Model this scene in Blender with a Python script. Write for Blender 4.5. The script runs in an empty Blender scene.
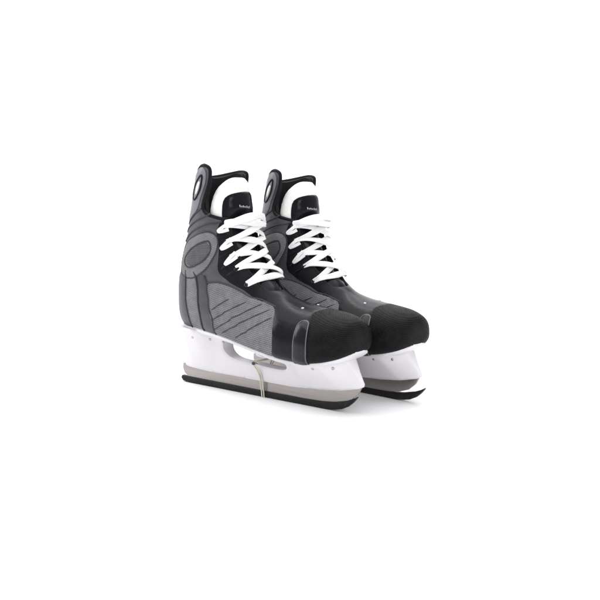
import bpy, bmesh, math, random
import numpy as np
from mathutils import Vector, Matrix, geometry

# ---------------------------------------------------------------- camera, light, exposure
scene = bpy.context.scene
CM = 0.01
cam_d = bpy.data.cameras.new('camera'); cam = bpy.data.objects.new('camera', cam_d)
scene.collection.objects.link(cam); scene.camera = cam
C_LOC = Vector((70.4066, -89.4091, 28.6299))
cam.location = C_LOC*CM
cam.rotation_euler = (Vector((0, 0, 12)) - C_LOC).to_track_quat('-Z', 'Y').to_euler()
cam_d.sensor_width = 36; cam_d.lens = 56.951
cam_d.shift_x = 0.05788; cam_d.shift_y = -0.00606
cam_d.clip_start = 0.01; cam_d.clip_end = 100

world = bpy.data.worlds.new('World'); scene.world = world; world.use_nodes = True
bg = world.node_tree.nodes['Background']
bg.inputs[0].default_value = (1, 1, 1, 1); bg.inputs[1].default_value = 0.55

def area(name, loc, target, size, power, col=(1, 1, 1)):
    d = bpy.data.lights.new(name, 'AREA'); d.shape = 'RECTANGLE'; d.size = size[0]; d.size_y = size[1]
    d.energy = power; d.color = col
    o = bpy.data.objects.new(name, d); scene.collection.objects.link(o)
    o.location = loc; o.rotation_euler = (Vector(target)-Vector(loc)).to_track_quat('-Z', 'Y').to_euler()
    return o
area('softbox_overhead', (-0.4, 0.2, 2.4), (0, 0, 0), (3.8, 3.6), 92)
area('softbox_side', (-1.6, -.7, 1.0), (0, 0, .15), (.9, 1.0), 14)
area('added_fill_backdrop', (-1.0, 1.3, 2.6), (-2.0, 2.8, .9), (3.0, .8), 60)  # added fill lamp, whitens the sweep behind the skates
area('added_fill_front', (1.5, -.75, .9), (0, 0, .15), (.7, .8), 9)  # added fill lamp, brightens laces and tongue from front right
scene.view_settings.view_transform = 'Standard'; scene.view_settings.look = 'None'
scene.view_settings.exposure = 0; scene.view_settings.gamma = 1

# ---------------------------------------------------------------- materials
def new_mat(name):
    m = bpy.data.materials.new(name); m.use_nodes = True
    nt = m.node_tree; return m, nt, nt.nodes['Principled BSDF']
def N(nt, t, **kw):
    n = nt.nodes.new(t)
    for k, v in kw.items():
        if k in n.inputs.keys() if isinstance(k, str) else False: n.inputs[k].default_value = v
        else: setattr(n, k, v)
    return n
def coords(nt, scale=(1, 1, 1), rot=(0, 0, 0)):
    tc = nt.nodes.new('ShaderNodeTexCoord'); mp = nt.nodes.new('ShaderNodeMapping')
    mp.inputs['Scale'].default_value = scale; mp.inputs['Rotation'].default_value = rot
    nt.links.new(tc.outputs['Object'], mp.inputs['Vector']); return mp.outputs[0]
def bump(nt, b, h, strength, dist=0.0005):
    n = nt.nodes.new('ShaderNodeBump'); n.inputs['Strength'].default_value = strength
    n.inputs['Distance'].default_value = dist
    nt.links.new(h, n.inputs['Height']); nt.links.new(n.outputs[0], b.inputs['Normal'])
def math_n(nt, op, a, b=None, c=None):
    n = nt.nodes.new('ShaderNodeMath'); n.operation = op
    for i, x in enumerate((a, b, c)):
        if x is None: continue
        if isinstance(x, (int, float)): n.inputs[i].default_value = x
        else: nt.links.new(x, n.inputs[i])
    return n.outputs[0]
def ramp(nt, f, stops):
    r = nt.nodes.new('ShaderNodeValToRGB'); e = r.color_ramp.elements
    while len(e) < len(stops): e.new(0.5)
    for q, (p_, c_) in zip(e, stops): q.position = p_; q.color = (*c_, 1)
    nt.links.new(f, r.inputs[0]); return r.outputs[0]

def leather(name, c1, c2, rough, scale=350, bs=.35, dist=.0004, spec=.5):
    m, nt, b = new_mat(name)
    co = coords(nt)
    v = nt.nodes.new('ShaderNodeTexVoronoi'); v.inputs['Scale'].default_value = scale; nt.links.new(co, v.inputs['Vector'])
    n = nt.nodes.new('ShaderNodeTexNoise'); n.inputs['Scale'].default_value = 45; n.inputs['Detail'].default_value = 5
    nt.links.new(co, n.inputs['Vector'])
    nt.links.new(ramp(nt, n.outputs[0], [(.3, c1), (.7, c2)]), b.inputs['Base Color'])
    h = math_n(nt, 'ADD', v.outputs['Distance'], math_n(nt, 'MULTIPLY', n.outputs[0], 1.5))
    bump(nt, b, h, bs, dist)
    nt.links.new(math_n(nt, 'MULTIPLY_ADD', n.outputs[0], .2, rough-.1), b.inputs['Roughness'])
    b.inputs['Specular IOR Level'].default_value = spec
    return m
def woven(name, c_dark, c_mid, c_light, pitch=.0026, rough=.75, ang=0.35, bs=.6, spec=.3):
    """knitted mesh: rows of small cells; pitch in metres"""
    m, nt, b = new_mat(name)
    co = coords(nt, rot=(0, ang, 0))
    s = nt.nodes.new('ShaderNodeSeparateXYZ'); nt.links.new(co, s.inputs[0])
    k = 2*math.pi/pitch
    n = nt.nodes.new('ShaderNodeTexNoise'); n.inputs['Scale'].default_value = 120; n.inputs['Detail'].default_value = 4
    nt.links.new(co, n.inputs['Vector'])
    xy = math_n(nt, 'ADD', s.outputs[0], math_n(nt, 'MULTIPLY', s.outputs[1], .6))
    a = math_n(nt, 'SINE', math_n(nt, 'MULTIPLY_ADD', n.outputs[0], 1.2, math_n(nt, 'MULTIPLY', xy, k)))
    c = math_n(nt, 'SINE', math_n(nt, 'MULTIPLY_ADD', n.outputs[0], 1.2, math_n(nt, 'MULTIPLY', s.outputs[2], k*1.35)))
    f = math_n(nt, 'MULTIPLY_ADD', math_n(nt, 'ADD', math_n(nt, 'MULTIPLY', a, c), math_n(nt, 'MULTIPLY', c, .5)), .33, .5)
    f2 = math_n(nt, 'ADD', f, math_n(nt, 'MULTIPLY_ADD', n.outputs[0], .5, -.25))
    nt.links.new(ramp(nt, f2, [(.1, c_dark), (.42, c_mid), (.85, c_light)]), b.inputs['Base Color'])
    b.inputs['Roughness'].default_value = rough
    b.inputs['Specular IOR Level'].default_value = spec
    bump(nt, b, f, bs, .0004)
    return m
def plain(name, col, rough, metal=0, nscale=60, bs=.05, var=.06, spec=.5, coat=0):
    m, nt, b = new_mat(name)
    co = coords(nt)
    n = nt.nodes.new('ShaderNodeTexNoise'); n.inputs['Scale'].default_value = nscale; n.inputs['Detail'].default_value = 6
    nt.links.new(co, n.inputs['Vector'])
    lo = tuple(x*(1-var) for x in col); hi = tuple(min(1, x*(1+var)) for x in col)
    nt.links.new(ramp(nt, n.outputs[0], [(.3, lo), (.7, hi)]), b.inputs['Base Color'])
    nt.links.new(math_n(nt, 'MULTIPLY_ADD', n.outputs[0], .15, rough-.07), b.inputs['Roughness'])
    b.inputs['Metallic'].default_value = metal; b.inputs['Specular IOR Level'].default_value = spec
    b.inputs['Coat Weight'].default_value = coat
    bump(nt, b, n.outputs[0], bs, .0005)
    return m
def steel_mat():
    m, nt, b = new_mat('brushed_steel')
    co = coords(nt, scale=(6, 6, 900))
    n = nt.nodes.new('ShaderNodeTexNoise'); n.inputs['Scale'].default_value = 2; n.inputs['Detail'].default_value = 4
    nt.links.new(co, n.inputs['Vector'])
    nt.links.new(ramp(nt, n.outputs[0], [(.3, (.27, .245, .235)), (.7, (.37, .345, .335))]), b.inputs['Base Color'])
    b.inputs['Metallic'].default_value = .95; b.inputs['Roughness'].default_value = .3
    bump(nt, b, n.outputs[0], .1, .0002)
    return m

M = dict(
 gray=leather('gray_leather', (.048, .046, .055), (.095, .091, .105), .42),
 darkgray=leather('charcoal_leather', (.034, .032, .040), (.060, .057, .068), .45),
 black=leather('black_leather', (.007, .007, .009), (.013, .013, .016), .40, bs=.3, spec=.10),
 gloss=leather('glossy_black_leather', (.006, .006, .009), (.010, .010, .014), .22, bs=.12, scale=250, spec=.13),
 mesh=woven('gray_mesh_fabric', (.040, .038, .043), (.140, .137, .145), (.255, .25, .26), pitch=.0030, bs=.9),
 ring=woven('pale_gray_mesh', (.075, .073, .078), (.155, .151, .16), (.27, .263, .275), pitch=.0026),
 oval=woven('dark_gray_rib', (.035, .033, .040), (.085, .083, .093), (.14, .136, .15), pitch=.0030, ang=0),
 toe=woven('black_ballistic_nylon', (.002, .002, .002), (.005, .0045, .005), (.020, .019, .020), pitch=.0024, rough=.5, ang=-.25, bs=.9, spec=.07),
 guard=plain('gray_guard_plastic', (.18, .174, .20), .36, bs=.08),
 lining=leather('black_padded_lining', (.010, .009, .011), (.020, .018, .022), .8, spec=.2),
 felt=plain('white_felt', (.90, .89, .87), .95, nscale=500, bs=.5, spec=.1),
 lace=woven('white_lace_weave', (.74, .74, .75), (.86, .86, .87), (.92, .92, .92), pitch=.0014, rough=.9, bs=.5),
 white=plain('white_holder_plastic', (.70, .68, .715), .33, var=.02, nscale=20, bs=.02),
 steel=steel_mat(),
 patent=leather('patent_black_leather', (.005, .005, .008), (.009, .009, .013), .2, bs=.06, scale=250, spec=.3),
 rubber=plain('black_rubber', (.009, .009, .010), .5, nscale=150, bs=.2, var=.3, spec=.25),
 seam=plain('dark_seam', (.022, .021, .026), .6, nscale=200),
 edge_highlight=plain('gray_edge_highlight', (.10, .098, .11), .5, nscale=200),  # painted highlight tone for the toe strap's edge
 rivet=plain('steel_rivet', (.45, .43, .44), .35, metal=.9),
 band=plain('clear_yellow_band', (.62, .58, .46), .45, var=.05),
 print=plain('white_print', (.42, .42, .45), .6),
)

# --- the boot's surface: stations from toe tip (0) round the ankle up to the cuff.
# sole or back point, instep or front point, half width, height of widest line, lower and upper squareness
ST = [
 ((13.60, 8.14), (13.60, 8.16), 0.03, .50, 2.2, 2.2),
 ((13.56, 7.15), (13.54, 9.35), 1.85, .45, 2.4, 2.3),
 ((13.32, 6.75), (13.20, 9.98), 2.85, .40, 2.8, 2.4),
 ((12.80, 6.40), (12.50, 10.4), 3.60, .38, 3.2, 2.4),
 ((11.70, 6.00), (11.3, 10.80), 4.20, .36, 3.5, 2.4),
 ((10.20, 5.60), (9.80, 11.05), 4.50, .34, 3.6, 2.35),
 ((8.00, 5.30), (7.60, 11.35), 4.62, .33, 3.6, 2.25),
 ((5.00, 5.30), (5.10, 11.75), 4.50, .33, 3.5, 2.15),
 ((2.00, 5.60), (3.00, 12.50), 4.25, .33, 3.4, 2.0),
 ((-1.50, 6.10), (1.30, 13.90), 3.95, .35, 3.3, 2.0),
 ((-5.00, 6.60), (0.10, 15.8), 3.75, .38, 3.2, 2.0),
 ((-9.00, 6.95), (-.70, 17.30), 3.70, .42, 3.0, 2.0),
 ((-11.60, 7.15), (-1.20, 18.1), 3.65, .45, 2.6, 2.1),
 ((-12.75, 8.40), (-1.55, 18.8), 3.65, .47, 2.4, 2.1),
 ((-12.95, 10.7), (-1.90, 19.5), 3.70, .48, 2.3, 2.2),
 ((-12.75, 12.8), (-2.20, 20.2), 3.80, .48, 2.3, 2.2),
 ((-12.10, 15.3), (-2.45, 20.9), 3.90, .48, 2.3, 2.2),
 ((-11.35, 17.8), (-2.65, 21.7), 3.90, .48, 2.3, 2.2),
 ((-10.80, 20.0), (-2.80, 22.5), 3.85, .47, 2.2, 2.2),
 ((-10.25, 22.0), (-2.90, 23.5), 3.75, .46, 2.2, 2.2),
 ((-9.85, 24.0), (-2.90, 24.8), 3.65, .45, 2.2, 2.2),
 ((-9.45, 26.0), (-2.85, 26.3), 3.55, .45, 2.2, 2.2),
 ((-9.05, 28.0), (-2.80, 28.1), 3.50, .45, 2.2, 2.2),
]
SA = np.array([[a[0], a[1], b[0], b[1], w, c, e, g] for a, b, w, c, e, g in ST])
def station_exact(u):
    n = len(SA) - 1
    u = min(max(u, 0.0), n - 1e-9); i = int(u); t = u - i
    p0 = SA[max(i-1, 0)]; p1 = SA[i]; p2 = SA[i+1]; p3 = SA[min(i+2, n)]
    return .5*((2*p1) + (-p0+p2)*t + (2*p0-5*p1+4*p2-p3)*t*t + (-p0+3*p1-3*p2+p3)*t**3)
TAB = None
def station(u):
    global TAB
    if TAB is None: TAB = np.array([station_exact(k/100) for k in range(2202)])
    q = min(max(u, 0.0), 22.0)*100; i = min(int(q), 2200); t = q-i
    return TAB[i]*(1-t)+TAB[i+1]*t
def S0(u, v):
    """v in -1..1: 0 on the sole or back line, +-1 on the instep or front line, negative = right side"""
    lx, lz, ux, uz, w, c, e, g = station(u)
    a = abs(v)*np.pi; sg = 1 if v >= 0 else -1
    h = -np.cos(a); s = np.sin(a)
    ee = e if h < 0 else g
    k = 2.0/ee
    hh = np.sign(h)*abs(h)**k
    ss = max(s, 0.0)**k
    f = (c + hh*c) if h < 0 else (c + hh*(1-c))
    if v > 0: w *= 1-.09*max(0, 1-abs(u-6)/5)      # inner side of the forefoot is straighter
    return np.array([lx+(ux-lx)*f, sg*w*ss, lz+(uz-lz)*f])
def S(u, v, off=0.0):
    P = S0(u, v)
    if off == 0: return P
    d = 1e-2
    du = S0(min(u+d, 21.99), v)-S0(max(u-d, 0.001), v)
    a, b = v+d, v-d
    if a > 1: a -= 2
    if b < -1: b += 2
    dv = S0(u, a)-S0(u, b)
    n = np.cross(du, dv); l = np.linalg.norm(n)
    n = n/l if l > 1e-9 else np.array([1., 0, 0])
    return P+n*off
# ---------------------------------------------------------------- mesh tools (all coordinates in cm)
def mk(name, verts, faces, mat, parent=None, smooth=True, label=None):
    me = bpy.data.meshes.new(name)
    me.from_pydata([tuple(float(c)*CM for c in v) for v in verts], [], faces)
    bm = bmesh.new(); bm.from_mesh(me)
    bmesh.ops.remove_doubles(bm, verts=bm.verts, dist=1e-6)
    bmesh.ops.recalc_face_normals(bm, faces=bm.faces)
    bm.to_mesh(me); bm.free()
    me.materials.append(mat)
    if smooth:
        me.polygons.foreach_set('use_smooth', [True]*len(me.polygons))
        try: me.set_sharp_from_angle(angle=math.radians(50))
        except Exception: pass
    o = bpy.data.objects.new(name, me); scene.collection.objects.link(o)
    if parent: o.parent = parent
    if label: o['label'] = label
    return o
def merge(parts):
    V = []; F = []
    for v, f in parts:
        n = len(V); V += list(v); F += [[i+n for i in q] for q in f]
    return V, F
def smooth_poly(P, it=2):
    P = [np.array(p, float) for p in P]
    for _ in range(it):
        Q = []
        for i in range(len(P)):
            a, b = P[i], P[(i+1) % len(P)]
            Q += [.75*a+.25*b, .25*a+.75*b]
        P = Q
    return P
def densify(P, step, closed=True):
    out = []
    n = len(P)
    for i in range(n if closed else n-1):
        a, b = np.array(P[i], float), np.array(P[(i+1) % n], float)
        k = max(1, int(math.ceil(np.linalg.norm(b-a)/step)))
        out += [a+(b-a)*j/k for j in range(k)]
    if not closed: out.append(np.array(P[-1], float))
    return out
def catmull(P, per=8, closed=False):
    P = [np.array(p, float) for p in P]; n = len(P); out = []
    for i in range(n if closed else n-1):
        g = (lambda k: P[k % n]) if closed else (lambda k: P[min(max(k, 0), n-1)])
        p0, p1, p2, p3 = g(i-1), g(i), g(i+1), g(i+2)
        for j in range(per):
            t = j/per
            out.append(.5*((2*p1)+(-p0+p2)*t+(2*p0-5*p1+4*p2-p3)*t*t+(-p0+3*p1-3*p2+p3)*t**3))
    if not closed: out.append(P[-1])
    return out
def pip(pt, P):
    x, y = pt; c = False; n = len(P)
    for i in range(n):
        x1, y1 = P[i]; x2, y2 = P[(i+1) % n]
        if (y1 > y) != (y2 > y) and x < (x2-x1)*(y-y1)/(y2-y1)+x1: c = not c
    return c
def tri_poly(P, step, holes=()):
    """P, holes: 2D loops, already dense. returns pts, tris, distance to outline"""
    loops = [P]+list(holes)
    allp = [tuple(p) for L_ in loops for p in L_]
    edges = []; k = 0
    for L_ in loops:
        n = len(L_); edges += [(k+i, k+(i+1) % n) for i in range(n)]; k += n
    A = np.array([allp[e[0]] for e in edges]); B = np.array([allp[e[1]] for e in edges])
    def dist(q):
        q = np.asarray(q); d = B-A; t = np.clip(((q-A)*d).sum(1)/np.maximum((d*d).sum(1), 1e-12), 0, 1)
        return np.sqrt(((A+d*t[:, None]-q)**2).sum(1)).min()
    mn = np.min(np.array(P), 0); mx = np.max(np.array(P), 0)
    pts = list(allp); r = 0; y = mn[1]+step*.5
    while y < mx[1]:
        x = mn[0]+(step*.5 if r % 2 else step)
        while x < mx[0]:
            if pip((x, y), P) and not any(pip((x, y), h) for h in holes) and dist((x, y)) > step*.45: pts.append((x, y))
            x += step
        y += step*.866; r += 1
    vs, es, fs, *_ = geometry.delaunay_2d_cdt([Vector(p) for p in pts], edges, [], 0, 1e-6)
    vs = [(v.x, v.y) for v in vs]
    T = []
    for f in fs:
        c = np.mean([vs[i] for i in f], 0)
        if pip(c, P) and not any(pip(c, h) for h in holes): T.append(list(f))
    D = [dist(v) for v in vs]
    return vs, T, D
VS = 6.0      # one v unit is drawn as 6 cm-like units in the flat pattern, one u unit as 1
def wrapv(v):
    while v > 1: v -= 2
    while v < -1: v += 2
    return v
def patch(poly, out, inn, step=.22, rnd=.25, smooth=1, seam=(), holes=(), puff=None):
    """a piece cut to the outline poly (u,v) and laid on the boot between two offsets"""
    P = [(u, v*VS) for u, v in poly]
    P = smooth_poly(P, smooth) if smooth else P
    P = densify(P, step)
    HH = [densify(smooth_poly([(u, v*VS) for u, v in h], 2), step*.7) for h in holes]
    pts, T, D = tri_poly([tuple(p) for p in P], step, [[tuple(q) for q in h] for h in HH])
    top = []; bot = []
    inn0 = inn
    for (a, b), d in zip(pts, D):
        t = min(1, d/rnd) if rnd > 0 else 1
        o = out
        if puff: o = out+puff(a, b/VS); inn = inn0+puff(a, b/VS)
        h = inn+(o-inn)*(.55+.45*math.sqrt(max(0, 1-(1-t)**2)))
        a2 = min(max(a, .0), 21.98)
        top.append(S(a2, wrapv(b/VS), h)); bot.append(S(a2, wrapv(b/VS), inn))
    n = len(pts); cnt = {}
    for f in T:
        for i in range(len(f)):
            e = (f[i], f[(i+1) % len(f)]); cnt[e] = 1
    F = [list(f) for f in T]+[[i+n for i in reversed(f)] for f in T]
    for (i, j) in cnt:
        if (j, i) not in cnt:
            if seam and any(abs(pts[i][1]/VS-s) < 1e-4 and abs(pts[j][1]/VS-s) < 1e-4 for s in seam): continue
            F.append([j, i, i+n, j+n])
    return top+bot, F
def mir(poly): return [(u, -v) for u, v in reversed(poly)]
def tube(path, r, n=8, closed=False, normals=None, flat=1.0):
    """path: 3D points; r a number or list; flat squashes along the normal"""
    P = [np.array(p, float) for p in path]; m = len(P); V = []; F = []
    up = np.array([0, 0, 1.0])
    for i in range(m):
        a = P[(i-1) % m] if (closed or i > 0) else P[i]; b = P[(i+1) % m] if (closed or i < m-1) else P[i]
        t = b-a; t /= max(np.linalg.norm(t), 1e-9)
        nn = np.array(normals[i], float) if normals is not None else up
        s = np.cross(t, nn)
        if np.linalg.norm(s) < 1e-4: s = np.cross(t, [1, 0, .1])
        s /= np.linalg.norm(s); q = np.cross(s, t)
        ri = r[i] if hasattr(r, '__len__') else r
        for k in range(n):
            c, d = math.cos(2*math.pi*k/n), math.sin(2*math.pi*k/n)
            V.append(P[i]+s*c*ri+q*d*ri*flat)
    for i in range(m if closed else m-1):
        for k in range(n):
            a = i*n+k; b = i*n+(k+1) % n; c = ((i+1) % m)*n+(k+1) % n; d = ((i+1) % m)*n+k
            F.append([a, b, c, d])
    if not closed: F.append(list(range(n))[::-1]); F.append([(m-1)*n+k for k in range(n)])
    return V, F
def snormal(u, v):
    return S(u, wrapv(v), 1)-S0(u, wrapv(v))
def stube(uvs, r, off=0.0, per=6, closed=False, n=8, flat=.6, taper=False):
    q = catmull([(u, v*VS) for u, v in uvs], per, closed)
    pts = [S(min(max(a, .02), 21.95), wrapv(b/VS), off) for a, b in q]
    nor = [snormal(min(max(a, .02), 21.95), b/VS) for a, b in q]
    rr = r
    if taper: rr = [r*(.35+.65*min(1, min(i, len(q)-1-i)/3)) for i in range(len(q))]
    return tube(pts, rr, n, closed, nor, flat)
def strap(path, normals, w, th):
    """flat woven ribbon, rounded edges"""
    P = [np.array(p, float) for p in path]; m = len(P); V = []; F = []
    prof = [(-.5, 0), (-.46, .35), (-.3, .5), (0, .42), (.3, .5), (.46, .35), (.5, 0), (.46, -.35), (.3, -.5), (-.3, -.5), (-.46, -.35)]
    n = len(prof)
    for i in range(m):
        t = P[min(i+1, m-1)]-P[max(i-1, 0)]; t /= np.linalg.norm(t)
        nn = np.array(normals[i], float); s = np.cross(t, nn); s /= np.linalg.norm(s); q = np.cross(s, t)
        ww = w[i] if hasattr(w, '__len__') else w
        for a, b in prof: V.append(P[i]+s*a*ww+q*b*th)
    for i in range(m-1):
        for k in range(n):
            F.append([i*n+k, i*n+(k+1) % n, (i+1)*n+(k+1) % n, (i+1)*n+k])
    F.append(list(range(n))[::-1]); F.append([(m-1)*n+k for k in range(n)])
    return V, F
def disc(c, nrm, r, h, n=20, dome=.4, hole=0):
    """rivet or eyelet: revolved profile about nrm"""
    nrm = np.array(nrm, float); nrm /= np.linalg.norm(nrm)
    a = np.cross(nrm, [0, 0, 1.0]); a /= np.linalg.norm(a); b = np.cross(nrm, a); c = np.array(c, float)
    if hole: prof = [(hole, -.05), (hole, h*.6), (hole*1.15, h), (r*.85, h), (r, h*.5), (r, -.05)]
    else: prof = [(0.001, h), (r*.5, h*.93), (r*.85, h*.65), (r, h*.2), (r, -.08)]
    V = []; F = []; m = len(prof)
    for rr, hh in prof:
        for k in range(n):
            t = 2*math.pi*k/n; V.append(c+a*math.cos(t)*rr+b*math.sin(t)*rr+nrm*hh)
    for i in range(m-1):
        for k in range(n): F.append([i*n+k, i*n+(k+1) % n, (i+1)*n+(k+1) % n, (i+1)*n+k])
    if not hole: F.append(list(range(n)))
    return V, F
def solid(P, half, step=.3, holes=(), edge=.18, yc=0.0):
    """a slab cut to a side outline (x,z), half(x,z) = half thickness, softened edges"""
    pts, T, D = tri_poly([tuple(p) for p in P], step, [[tuple(q) for q in h] for h in holes])
    L = []; R = []
    for (x, z), d in zip(pts, D):
        h = half(x, z); e = min(edge, h*.6); t = min(1, d/e)
        h = h-e*(1-math.sqrt(max(0, 1-(1-t)**2)))
        L.append((x, yc+h, z)); R.append((x, yc-h, z))
    n = len(pts); cnt = set(); F = [list(f) for f in T]+[[i+n for i in reversed(f)] for f in T]
    for f in T:
        for i in range(len(f)): cnt.add((f[i], f[(i+1) % len(f)]))
    for (i, j) in cnt:
        if (j, i) not in cnt: F.append([j, i, i+n, j+n])
    return L+R, F

# ---------------------------------------------------------------- setting: seamless white sweep
def sweep():
    V = []; F = []
    prof = [(-3.0, 0)]
    for k in range(0, 17):
        a = math.pi/2*k/16; prof.append((2.5+1.0*math.sin(a), 1.0-1.0*math.cos(a)))
    prof.append((3.5, 4.0))
    ca, sa = math.cos(0.667), math.sin(0.667)       # runs square to the camera
    for s in (-4.5, 4.5):
        for d, z in prof:
            V.append((s*ca - d*sa, s*sa + d*ca, z))
    n = len(prof)
    for i in range(n-1): F.append([i, i+1, n+i+1, n+i])
    V = [(x*100, y*100, z*100+GZ) for x, y, z in V]
    o = mk('ground', V, F, plain('white_paper', (.92, .92, .93), .8, nscale=8, bs=0, var=.003, spec=.1))
    o['kind'] = 'structure'
GZ = -0.50
sweep()

# ---------------------------------------------------------------- one ice hockey skate
root = bpy.data.objects.new('hockey_skate', None); scene.collection.objects.link(root)
root.empty_display_size = .05

# outer shell: pattern cut along the sole, notch for the throat, horns round the ankle
rim = [(21.1, 0.0), (21.15, .18), (21.25, .32), (21.33, .44), (21.33, .52), (21.2, .57), (20.8, .575), (20.2, .555), (19.53, .53), (18.95, .525),
       (18.40, .56), (17.88, .635), (17.38, .719), (17.0, .775)]
rim_near = [(21.1, 0.0), (21.25, .18), (21.55, .32), (21.75, .42), (21.74, .49), (21.48, .545), (20.9, .552), (20.3, .54), (19.53, .512), (18.95, .508),
       (18.35, .555), (17.88, .632), (17.33, .719), (17.0, .775)]
throat = [(16.0, .79), (14, .795), (12, .795), (10.4, .80), (9.2, .83), (8.5, .89), (8.3, 1.0)]
half_edge = rim + throat
near_edge = rim_near + throat
dom = [(0.0, 0.0)] + half_edge + [(u, 2-v) for u, v in reversed(near_edge[:-1])] + [(0.0, 2.0)]
V, F = patch(dom, .0, -.35, step=.22, rnd=0, smooth=0, seam=(0.0, 2.0))
shell = mk('boot_shell', V, F, M['gray'], root)

# padded rolled edge of collar and throat
edge = [(u, v) for u, v in half_edge] + [(u, 2-v) for u, v in reversed(near_edge[:-1])]
V, F = stube(edge[1:-1], .22, -.12, per=5, n=10, flat=.95)
mk('collar_piping', V, F, M['black'], root)
# back rim closing the loop behind the ankle
V, F = stube([(21.25, .32), (21.15, .18), (21.1, 0.0), (21.25, -.18), (21.55, -.32)], .22, -.12, n=10, flat=.95)
mk('collar_piping', V, F, M['black'], root)

# thick black padding inside the ankle
lin = [(11.5, -.60), (14, -.64), (17.0, -.60), (18.4, -.555), (19.6, -.51), (20.9, -.545), (21.55, -.48), (21.4, -.3), (21.08, 0),
       (21.2, .3), (21.3, .47), (21.2, .56), (20.7, .57), (19.6, .53), (18.4, .56), (17.0, .60), (14, .64), (11.5, .60)]
V, F = patch(lin, -.30, -.95, step=.25, rnd=.0)
# padding bulges inward: outline rounding sits on the inner side
mk('lining', V, F, M['lining'], root)
insole = [(2.5, -.12), (6, -.2), (9, -.2), (11.8, -.2), (11.8, .2), (9, .2), (6, .2), (2.5, .12)]
V, F = patch(insole, -.4, -.7, step=.5, rnd=.2)
mk('insole', V, F, M['lining'], root)

# tongue
def tpuff(u, v):
    d = (abs(wrapv(v))-1)/.27
    flat = .85*max(0, 1-d*d)*min(1, max(0, (u-8.8)/1.5))*min(1, max(0, (18.3-u)/1.8))
    return -flat-.35*max(0, (u-17)/4)**1.5
tong = [(8.2, .80), (10, .76), (14, .70), (16.6, .64), (17.6, .59), (18.5, .555), (19.6, .555), (20.2, .59), (20.6, .68), (20.85, .82), (20.95, 1.0),
        (20.9, 1.14), (20.7, 1.28), (20.3, 1.38), (19.6, 1.435), (18.5, 1.445), (17.6, 1.41), (16.6, 1.36), (14, 1.30), (10, 1.24), (8.2, 1.2)]
V, F = patch(tong, -.35, -1.25, step=.28, rnd=.6, smooth=1, puff=tpuff)
tongue = mk('tongue', V, F, M['felt'], root)
cover = [(8.3, .86), (10, .82), (14, .76), (16.5, .725), (18.5, .715), (19.45, .72), (19.72, .755), (19.78, .85), (19.8, 1.0), (19.75, 1.1),
         (19.65, 1.2), (19.35, 1.27), (18.5, 1.285), (16.5, 1.275), (14, 1.24), (10, 1.18), (8.3, 1.14)]
V, F = patch(cover, -.10, -.5, step=.28, rnd=.3, puff=tpuff)
tcov = mk('tongue_cover', V, F, M['gloss'], tongue)
# small white print on the cover, too small in the photo to read
parts = []
for k in range(7):
    v0 = .935+k*.022
    hh = (.30, .20, .26, .18, .24, .18, .28)[k]
    parts.append(patch([(18.05+.04*k, v0), (18.05+.04*k+hh, v0+.002), (18.05+.04*k+hh, v0+.014), (18.05+.04*k, v0+.012)], -.055, -.14, step=.09, rnd=.03, smooth=0, puff=tpuff))
mk('printed_mark', *merge(parts), M['print'], tcov)

# panels -------------------------------------------------------------------
def both(name, poly, mat, out, inn=-.05, parent=None, **kw):
    a = mk(name, *patch(poly, out, inn, **kw), mat, parent or root)
    b = mk(name, *patch(mir(poly), out, inn, **kw), mat, parent or root)
    return a, b

# heel: dark counter round the back, pale mesh stripe, dark stripe
AB = [(14.9, -.395), (14.34, -.388), (13.29, -.375), (12.2, -.35), (11.6, -.28), (11.3, -.15)]
BC = [(14.2, -.475), (13.44, -.49), (12.4, -.484), (11.4, -.433), (10.9, -.34), (10.65, -.15)]
CMl = [(13.2, -.545), (12.39, -.547), (11.49, -.515), (10.79, -.471), (10.39, -.395), (10.15, -.15)]
heel = AB+[(11.1, 0), (11.3, .15)]+mir(AB)[1:]+[(15.2, .3), (15.5, .15), (15.6, 0), (15.5, -.15), (15.2, -.3)]
mk('heel_counter', *patch(heel, .10, -.05, step=.25), M['darkgray'], root)
both('heel_stripe', AB+BC[::-1], M['ring'], .06, step=.2, rnd=.1)
both('heel_stripe', BC+CMl[::-1], M['darkgray'], .11, step=.2, rnd=.15)
for L_ in (AB, BC, CMl):
    for sg in (1, -1):
        mk('seam', *stube([(u, v*sg) for u, v in L_], .10, .12, n=6), M['seam'], root)

# quarter panel of gray mesh
quarter = [(12.39, -.552), (11.6, -.60), (10.84, -.632), (9.39, -.700), (8.55, -.772), (7.68, -.805), (7.36, -.69), (7.15, -.509), (7.25, -.35), (7.44, -.15),
           (8.5, -.14), (9.5, -.14), (10.2, -.14), (10.42, -.395), (10.82, -.471), (11.5, -.517)]
qa = both('side_panel', quarter, M['mesh'], .10, step=.25, rnd=.1)
lines = [[(10.711, -.4786), (10.548, -.5047), (10.374, -.5455), (10.185, -.5851)],
         [(10.45, -.4184), (10.281, -.4681), (10.104, -.4982), (9.902, -.5328), (9.69, -.5741), (9.475, -.6168), (9.264, -.6612)],
         [(10.274, -.2996), (9.96, -.4221), (9.66, -.4934), (9.342, -.5483), (9.024, -.613), (8.715, -.6774), (8.428, -.7443)],
         [(9.923, -.2919), (9.536, -.4308), (9.197, -.4991), (8.852, -.5601), (8.514, -.6243), (8.179, -.6876), (7.848, -.7507)],
         [(9.171, -.3501), (8.877, -.4558), (8.617, -.5026), (8.351, -.5552), (8.081, -.6048), (7.802, -.6511), (7.523, -.6958)]]
for L_ in lines:
    for q, sg in zip(qa, (1, -1)):
        mk('seam', *stube([(u, v*sg) for u, v in L_], .075, .11, n=6, flat=.5, taper=True), M['seam'], q)
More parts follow.
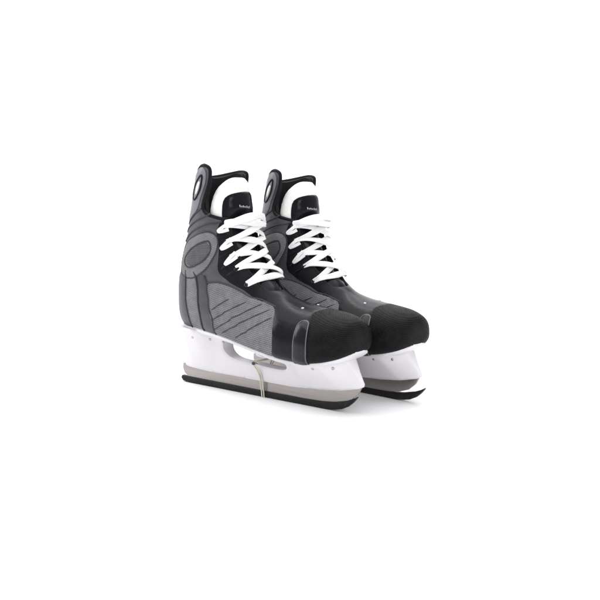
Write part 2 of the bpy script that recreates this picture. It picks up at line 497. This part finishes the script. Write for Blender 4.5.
# quarter edging
for sg in (1, -1):
    mk('seam', *stube([(12.39, -.552*sg), (11.6, -.60*sg), (10.84, -.632*sg), (9.39, -.700*sg), (8.55, -.772*sg), (7.68, -.805*sg)], .09, .07, n=6), M['seam'], root)

# ankle oval
AO = [(16.0, -.27), (16.63, -.30), (16.88, -.395), (16.85, -.509), (16.6, -.592), (15.99, -.655), (15.19, -.675), (14.34, -.655), (13.79, -.611), (13.54, -.554),
      (13.75, -.477), (14.4, -.388), (15.2, -.31)]
AI = [(15.7, -.37), (16.04, -.426), (16.09, -.49), (15.99, -.547), (15.74, -.600), (15.14, -.617), (14.64, -.605), (14.34, -.566), (14.45, -.509), (15.0, -.42)]
both('ankle_ring', AO, M['ring'], .14, step=.2, rnd=.15)
both('ankle_patch', AI, M['oval'], .24, step=.18, rnd=.3)
for sg in (1, -1):
    mk('seam', *stube([(u, v*sg) for u, v in AI], .11, .16, closed=True, n=6), M['seam'], root)
    mk('seam', *stube([(u, v*sg) for u, v in AO], .09, .06, closed=True, n=6), M['seam'], root)

# black facing that carries the eyelets
stay = [(17.35, -.735), (17.0, -.70), (16.34, -.675), (15.6, -.668), (14.84, -.682), (13.64, -.662), (12.6, -.64), (11.94, -.64), (11.2, -.65), (10.49, -.66), (9.39, -.715), (8.6, -.75),
        (8.2, -.80), (8.1, -.9), (8.35, -.93), (8.75, -.86), (9.4, -.815), (10.5, -.79), (12, -.785), (14, -.785), (16, -.78), (17.05, -.772)]
both('eyelet_facing', stay, M['black'], .14, step=.2, rnd=.2)
wrinkle = [[(15.55, -.685), (15.4, -.71), (15.35, -.75)], [(13.5, -.665), (13.35, -.70), (13.3, -.75)], [(16.5, -.69), (16.15, -.71), (16.0, -.75)], [(14.6, -.695), (14.4, -.72), (14.3, -.76)],
           [(12.2, -.66), (12.1, -.71), (12.0, -.77)], [(11.2, -.67), (11.0, -.72), (10.9, -.775)]]
for L_ in wrinkle:
    for sg in (1, -1):
        mk('facing_fold', *stube([(u, v*sg) for u, v in L_], .16, .14, n=8, flat=.7, taper=True), M['gloss'], root)

# gray tendon guard with its pointed horns
tg = [(18.2, -.12), (18.25, -.27), (18.6, -.38), (18.85, -.445), (19.5, -.468), (20.3, -.502), (20.9, -.515), (21.45, -.505), (21.66, -.46), (21.62, -.40), (21.42, -.30), (21.15, -.18), (21.0, 0)]
tg_far = [(18.2, .12), (18.25, .27), (18.6, .38), (18.85, .445), (19.5, .468), (20.3, .502), (20.9, .515), (21.2, .48), (21.2, .40), (21.12, .30), (21.05, .18)]
tgf = tg + tg_far[::-1]
guard = mk('tendon_guard', *patch(tgf, .20, -.02, step=.25, rnd=.25), M['guard'], root)
ring = [(21.2, -.455), (21.05, -.475), (20.7, -.475), (20.25, -.465), (19.85, -.435), (19.63, -.39), (19.75, -.35), (20.1, -.33), (20.6, -.355), (21.0, -.41)]
inner = [(21.0, -.442), (20.7, -.448), (20.3, -.434), (19.98, -.405), (20.0, -.388), (20.3, -.378), (20.7, -.40)]
for sg in (1, -1):
    mk('oval_loop', *stube([(u, v*sg) for u, v in ring], .13, .20, closed=True, n=8, flat=.8), M['black'], guard)
    mk('oval_inlay', *patch([(u, v*sg) for u, v in (inner if sg > 0 else inner[::-1])], .27, .1, step=.12, rnd=.1), M['felt'], guard)
for L_ in ([(18.1, -.20), (18.18, -.256), (18.45, -.36), (18.63, -.412), (18.85, -.48), (18.9, -.50)],
           [(17.6, -.22), (17.78, -.294), (17.95, -.40), (18.05, -.462), (18.18, -.581), (18.3, -.61)],
           [(17.0, -.26), (17.25, -.36), (17.4, -.48), (17.35, -.58), (17.1, -.66), (17.0, -.72)]):
    for sg in (1, -1):
        mk('seam', *stube([(u, v*sg) for u, v in L_], .10, .05, n=6), M['seam'], root)

# vamp, strap and toe cap
vb = [(7.50, -.12), (7.25, -.35), (7.15, -.509), (7.36, -.69), (7.66, -.80), (8.4, -.775), (8.9, -.79), (8.75, -.86), (8.4, -.93), (8.35, -1.0)]
vf = [(5.3, -1.0), (5.45, -.9), (5.35, -.745), (5.15, -.554), (5.35, -.267), (5.45, -.12)]
vamp = vb + [(u, -2-v) for u, v in reversed(vb[:-1])] + [(5.45, -1.88)] + [(u, -2-v) for u, v in reversed(vf[:-1])] + vf
# dedupe
vv = []
for p_ in vamp:
    if not vv or abs(vv[-1][0]-p_[0])+abs(vv[-1][1]-p_[1]) > 1e-6: vv.append(p_)
mk('vamp', *patch(vv, .14, -.03, step=.2, rnd=.15, smooth=1), M['gloss'], root)
sp = [(6.32, -.14), (6.15, -.40), (6.05, -.63), (6.02, -.719), (5.80, -.765), (5.5, -.765), (5.28, -.72), (5.22, -.554), (5.45, -.267), (5.55, -.14)]
both('toe_strap', sp, M['patent'], .36, step=.12, rnd=.5)
for sg in (1, -1):
    mk('strap_edge_highlight', *stube([(u, v*sg) for u, v in [(6.25, -.2), (6.08, -.45), (5.98, -.63), (5.93, -.70), (5.75, -.745), (5.5, -.745), (5.34, -.71), (5.28, -.554), (5.5, -.267), (5.55, -.16)]],
                            .07, .26, n=6), M['edge_highlight'], root)  # thin gray tube painting the highlight along the strap's edge
cap = [(5.6, -.12), (5.5, -.267), (5.24, -.554), (5.32, -.735), (5.55, -.86), (5.45, -1.0), (5.55, -1.14), (5.32, -1.265), (5.24, -1.446), (5.5, -1.733), (5.6, -1.88)]
capv = [(u, v+2) for u, v in cap]   # v 1.88 .. 0.12
low = [(4, .11), (2.5, .10), (1.2, .06), (.35, .03), (.10, 0.0)]
cap_poly = [(5.6, 0.0)]+[(u, v) for u, v in reversed(capv)]+[(5.6, 2.0)]+[(4, 2.0), (2, 2.0), (.0, 2.0), (.0, 0.0), (2, 0.0), (4, 0.0)]
mk('toe_cap', *patch(cap_poly, .16, -.02, step=.22, rnd=0, smooth=0, seam=(0.0, 2.0)), M['toe'], root)
mk('seam', *stube([(5.62, .14), (5.52, .267), (5.26, .554), (5.34, .735), (5.57, .86), (5.47, 1.0), (5.57, 1.14), (5.34, 1.265), (5.26, 1.446), (5.52, 1.733), (5.62, 1.86)],
                  .10, .10, n=8), M['black'], root)
for sg in (1, -1):
    for (u, v) in ((6.34, -.90),):
        c = S(u, v*sg, .12); mk('hook_rivet', *disc(c, snormal(u, v*sg), .2, .12), M['rivet'], root)

# outsole, white plate under the whole boot
os_ = [(1.0, -.10), (1.4, -.15), (2.2, -.20), (4, -.215), (7, -.215), (10, -.21), (11.6, -.19), (12.25, -.15), (12.55, -.06)]
osf = os_ + [(u, -v) for u, v in reversed(os_)]
mk('outsole', *patch(osf, .45, -.06, step=.2, rnd=.12, smooth=1, puff=lambda u, v: -.30*min(1, max(0, (3.2-u)/2.0))), M['white'], root)

# holder
Lz = sorted([(a[0][0], a[0][1]) for a in ST[1:13]])
def zsole(x): return float(np.interp(x, [p[0] for p in Lz], [p[1] for p in Lz]))
top = [(x, zsole(x)+(.30 if x < -8.5 else -.05)) for x in np.linspace(12.5, -12.3, 34)]
bot = [(-12.95, 5.0), (-13.25, 2.42), (-13.2, 1.80), (-12.6, 1.68), (-7.54, 1.50), (-1.49, 1.52), (4.2, 1.52), (8.57, 1.76), (11.44, 2.12), (13.8, 2.66), (14.2, 2.85), (14.3, 3.2),
       (13.85, 4.1), (13.0, 5.5)]
hole = [(-5.6, 5.95), (-6.0, 5.4), (-5.8, 4.7), (-5.1, 4.1), (-4.1, 3.78), (-2.6, 3.66), (-.6, 3.60), (1.2, 3.50), (2.6, 3.42), (3.6, 3.50), (4.0, 3.80), (3.9, 4.22), (3.4, 4.36),
        (2.4, 4.46), (1.2, 4.62), (-.2, 4.92), (-1.4, 5.22), (-2.8, 5.56), (-4.2, 5.86), (-5.0, 5.98)]
out_ = densify(top+bot, .3)
def hhalf(x, z):
    zt = zsole(x); t = min(max((z-1.8)/max(zt-1.8, .5), 0), 1)
    h = .55+2.55*t**1.15
    g = min(max((x+9.6)/2.6, 0), 1)*min(max((6.6-x)/2.4, 0), 1); g = g*g*(3-2*g)
    h = h*(1-g)+(.55+.9*t)*g
    xf = 14.5-(z-3.0)*.55
    h *= .12+.88*min(1, max(xf-x, 0)/3.6)**.62
    xb = -13.5
    h *= .30+.70*min(1, max(x-xb, 0)/2.2)**.6
    return h
holder = mk('blade_holder', *solid(out_, hhalf, .3, [densify(smooth_poly(hole, 1), .2)], edge=.16), M['white'], root)
# rivets along the flange (both sides)
for x, z, r in ((-9.6, 6.2, .17), (-7.7, 6.0, .17), (-5.7, 5.8, .17), (8.9, 4.75, .2), (11.2, 4.95, .2)):
    for sg in (1, -1):
        y = -sg*hhalf(x, z)
        mk('rivet', *disc((x, y, z), (0, -sg, -.35), r, .08), M['rivet'], holder)

# steel runner
run = [(-13.2, 2.1), (-13.6, 1.95), (-13.62, 1.3), (-13.35, .7), (-12.6, .28), (-8, .22), (0, .2), (6, .22), (9.2, .30), (11.2, .60), (12.5, 1.05), (13.5, 1.9), (14.1, 3.0), (13.8, 3.3), (11, 2.6), (4, 2.1), (-8, 2.0)]
mk('blade', *solid(densify(run, .35), lambda x, z: .17, .4, edge=.03), M['steel'], root)
# black rubber edge protector, open channel under the blade
gd = [(-13.75, .33), (-8, .31), (0, .29), (6, .30), (8.6, .38), (10.3, .56), (12.0, .95), (13.0, 1.36), (13.42, 1.62), (13.36, 1.42), (12.85, .82), (12.15, .24), (11.4, -.12), (10.4, -.34), (9.2, -.45), (0, -.47), (-12.6, -.47), (-13.6, -.35), (-13.9, 0.0)]
bg_ = mk('blade_guard', *solid(densify(gd, .3), lambda x, z: .32, .2, edge=.1), M['rubber'], root)
# loop of clear band tying guard to holder
def band_loop(dx, w):
    pts = [(-.3+dx, -1.85, 4.0), (-.25+dx, -1.15, 3.0), (-.2+dx, -.66, 2.0), (-.15+dx, -.60, 1.0), (-.1+dx, -.46, 0.2), (-.1+dx, -.38, -.42), (-.1+dx, 0, -.49),
           (-.1+dx, .45, -.42), (-.15+dx, .6, 1.0), (-.2+dx, .66, 2.0), (-.25+dx, 1.15, 3.0), (-.3+dx, 1.85, 4.0), (-.3+dx, 0, 4.1)]
    return tube(catmull(pts, 5, True), w, 8, True)
mk('tie_band', *merge([band_loop(-.1, .085), band_loop(.22, .075)]), M['band'], root)
mk('tie_knot', *merge([disc((-.3, -1.95, 4.0), (0, -1, .2), .2, .2), tube([(-.3, -2.05, 4.0), (.1, -2.2, 4.2), (.5, -2.15, 4.1)], .05)]), M['darkgray'], root)

# laces
rows = [16.45, 14.5, 12.6, 11.0, 9.8]
VL = .742
VL = .742
def strand(rg, u0, u1, lift, w=.78, bow=0.0, vl=VL):
    """flat lace from a right-hand eyelet at u0 across to a left-hand eyelet at u1"""
    A = S(u0+rg.uniform(-.05, .05), -vl, .12); B = S(u1+rg.uniform(-.05, .05), vl, .75+rg.uniform(0, .2)); um = .5*(u0+u1)
    nf = snormal(um, .999)+snormal(um, -.999); nf /= np.linalg.norm(nf)
    up = np.array([-.35, 0, .94]); ax = (B-A)/np.linalg.norm(B-A)
    P = []; NN = []; W = []; n = 24
    bow += rg.uniform(-.12, .12); lift += rg.uniform(-.05, .08); tw = rg.uniform(-.35, .35); ph = rg.uniform(0, 6); wv = rg.uniform(.04, .09)
    for k in range(n+1):
        t = k/n; e = math.sin(math.pi*t)
        P.append(A+(B-A)*t+nf*(lift*e**.42)+up*(bow*e+wv*math.sin(5*t+ph)*e))
        NN.append(nf+ax*(t-.5)*1.3+up*tw*math.sin(2*math.pi*t+ph))
        W.append(w*(.80+.20*e)*(1+.07*math.sin(9*t+ph)))
    return strap(P, NN, W, .14)
def lacing(seed):
    rg = random.Random(seed); parts = []
    for i in range(len(rows)-1):
        a, b = rows[i], rows[i+1]
        parts.append(strand(rg, a, b, 1.62 if i % 2 else 1.36))
        parts.append(strand(rg, b, a, 1.36 if i % 2 else 1.62))
    parts.append(strand(rg, rows[-1], rows[-1], 1.3))
    parts.append(strand(rg, rows[0]+.2, rows[0]+.1, 1.72, w=.85, bow=.62))
    parts.append(strand(rg, rows[0]-.1, rows[0]+.45, 1.9, w=.78, bow=.2))
    parts.append(strand(rg, rows[0]+.4, rows[0]-.35, 1.8, w=.78, bow=-.1))
    # short loops tucked in beside the eyelets
    for k, v in ((0, -.725), (1, -.73), (2, -.735)):
        u = rows[k]; q = rg.uniform(-.1, .1)
        L_ = [(u+.05, v-.05, .25), (u-.15+q, v, .42), (u-.35+q, v+.035, .36), (u-.55+q, v+.005, .40), (u-.62, v-.05, .26)]
        pts = catmull([S(a, c, d) for a, c, d in L_], 5)
        parts.append(strap(pts, [snormal(u-.3, v)]*len(pts), .42, .14))
    return merge(parts)
laces = mk('laces', *lacing(3), M['lace'], root)
for sg in (1, -1):
    for u in rows:
        v = -.735*sg
        mk('eyelet', *disc(S(u, v, .13), snormal(u, v), .27, .07, hole=.12), M['seam'], root)

# ---------------------------------------------------------------- the pair
root['category'] = 'ice skate'; root['group'] = 'pair of hockey skates'
root['label'] = 'front skate, whole gray mesh side and yellow band round its black blade guard in view'
def copy_tree(o, parent=None):
    c = o.copy(); scene.collection.objects.link(c)
    if parent: c.parent = parent
    for ch in o.children: copy_tree(ch, c)
    return c
far = copy_tree(root)
far['label'] = 'rear skate, standing half hidden behind the front one, its toe further right'
far.location = (2.9*CM, 9.7*CM, -.01*CM); far.rotation_euler = (0, 0, -0.07); far.location.z = -.0125*CM; far.scale = (.975, .975, .975)
for ch in far.children:
    if ch.name.startswith('laces'):
        tmp = mk('laces', *lacing(11), M['lace']); ch.data = tmp.data; bpy.data.objects.remove(tmp)
    if ch.name.startswith('blade_guard'): ch.location = (1.4*CM, 0, 0.0)
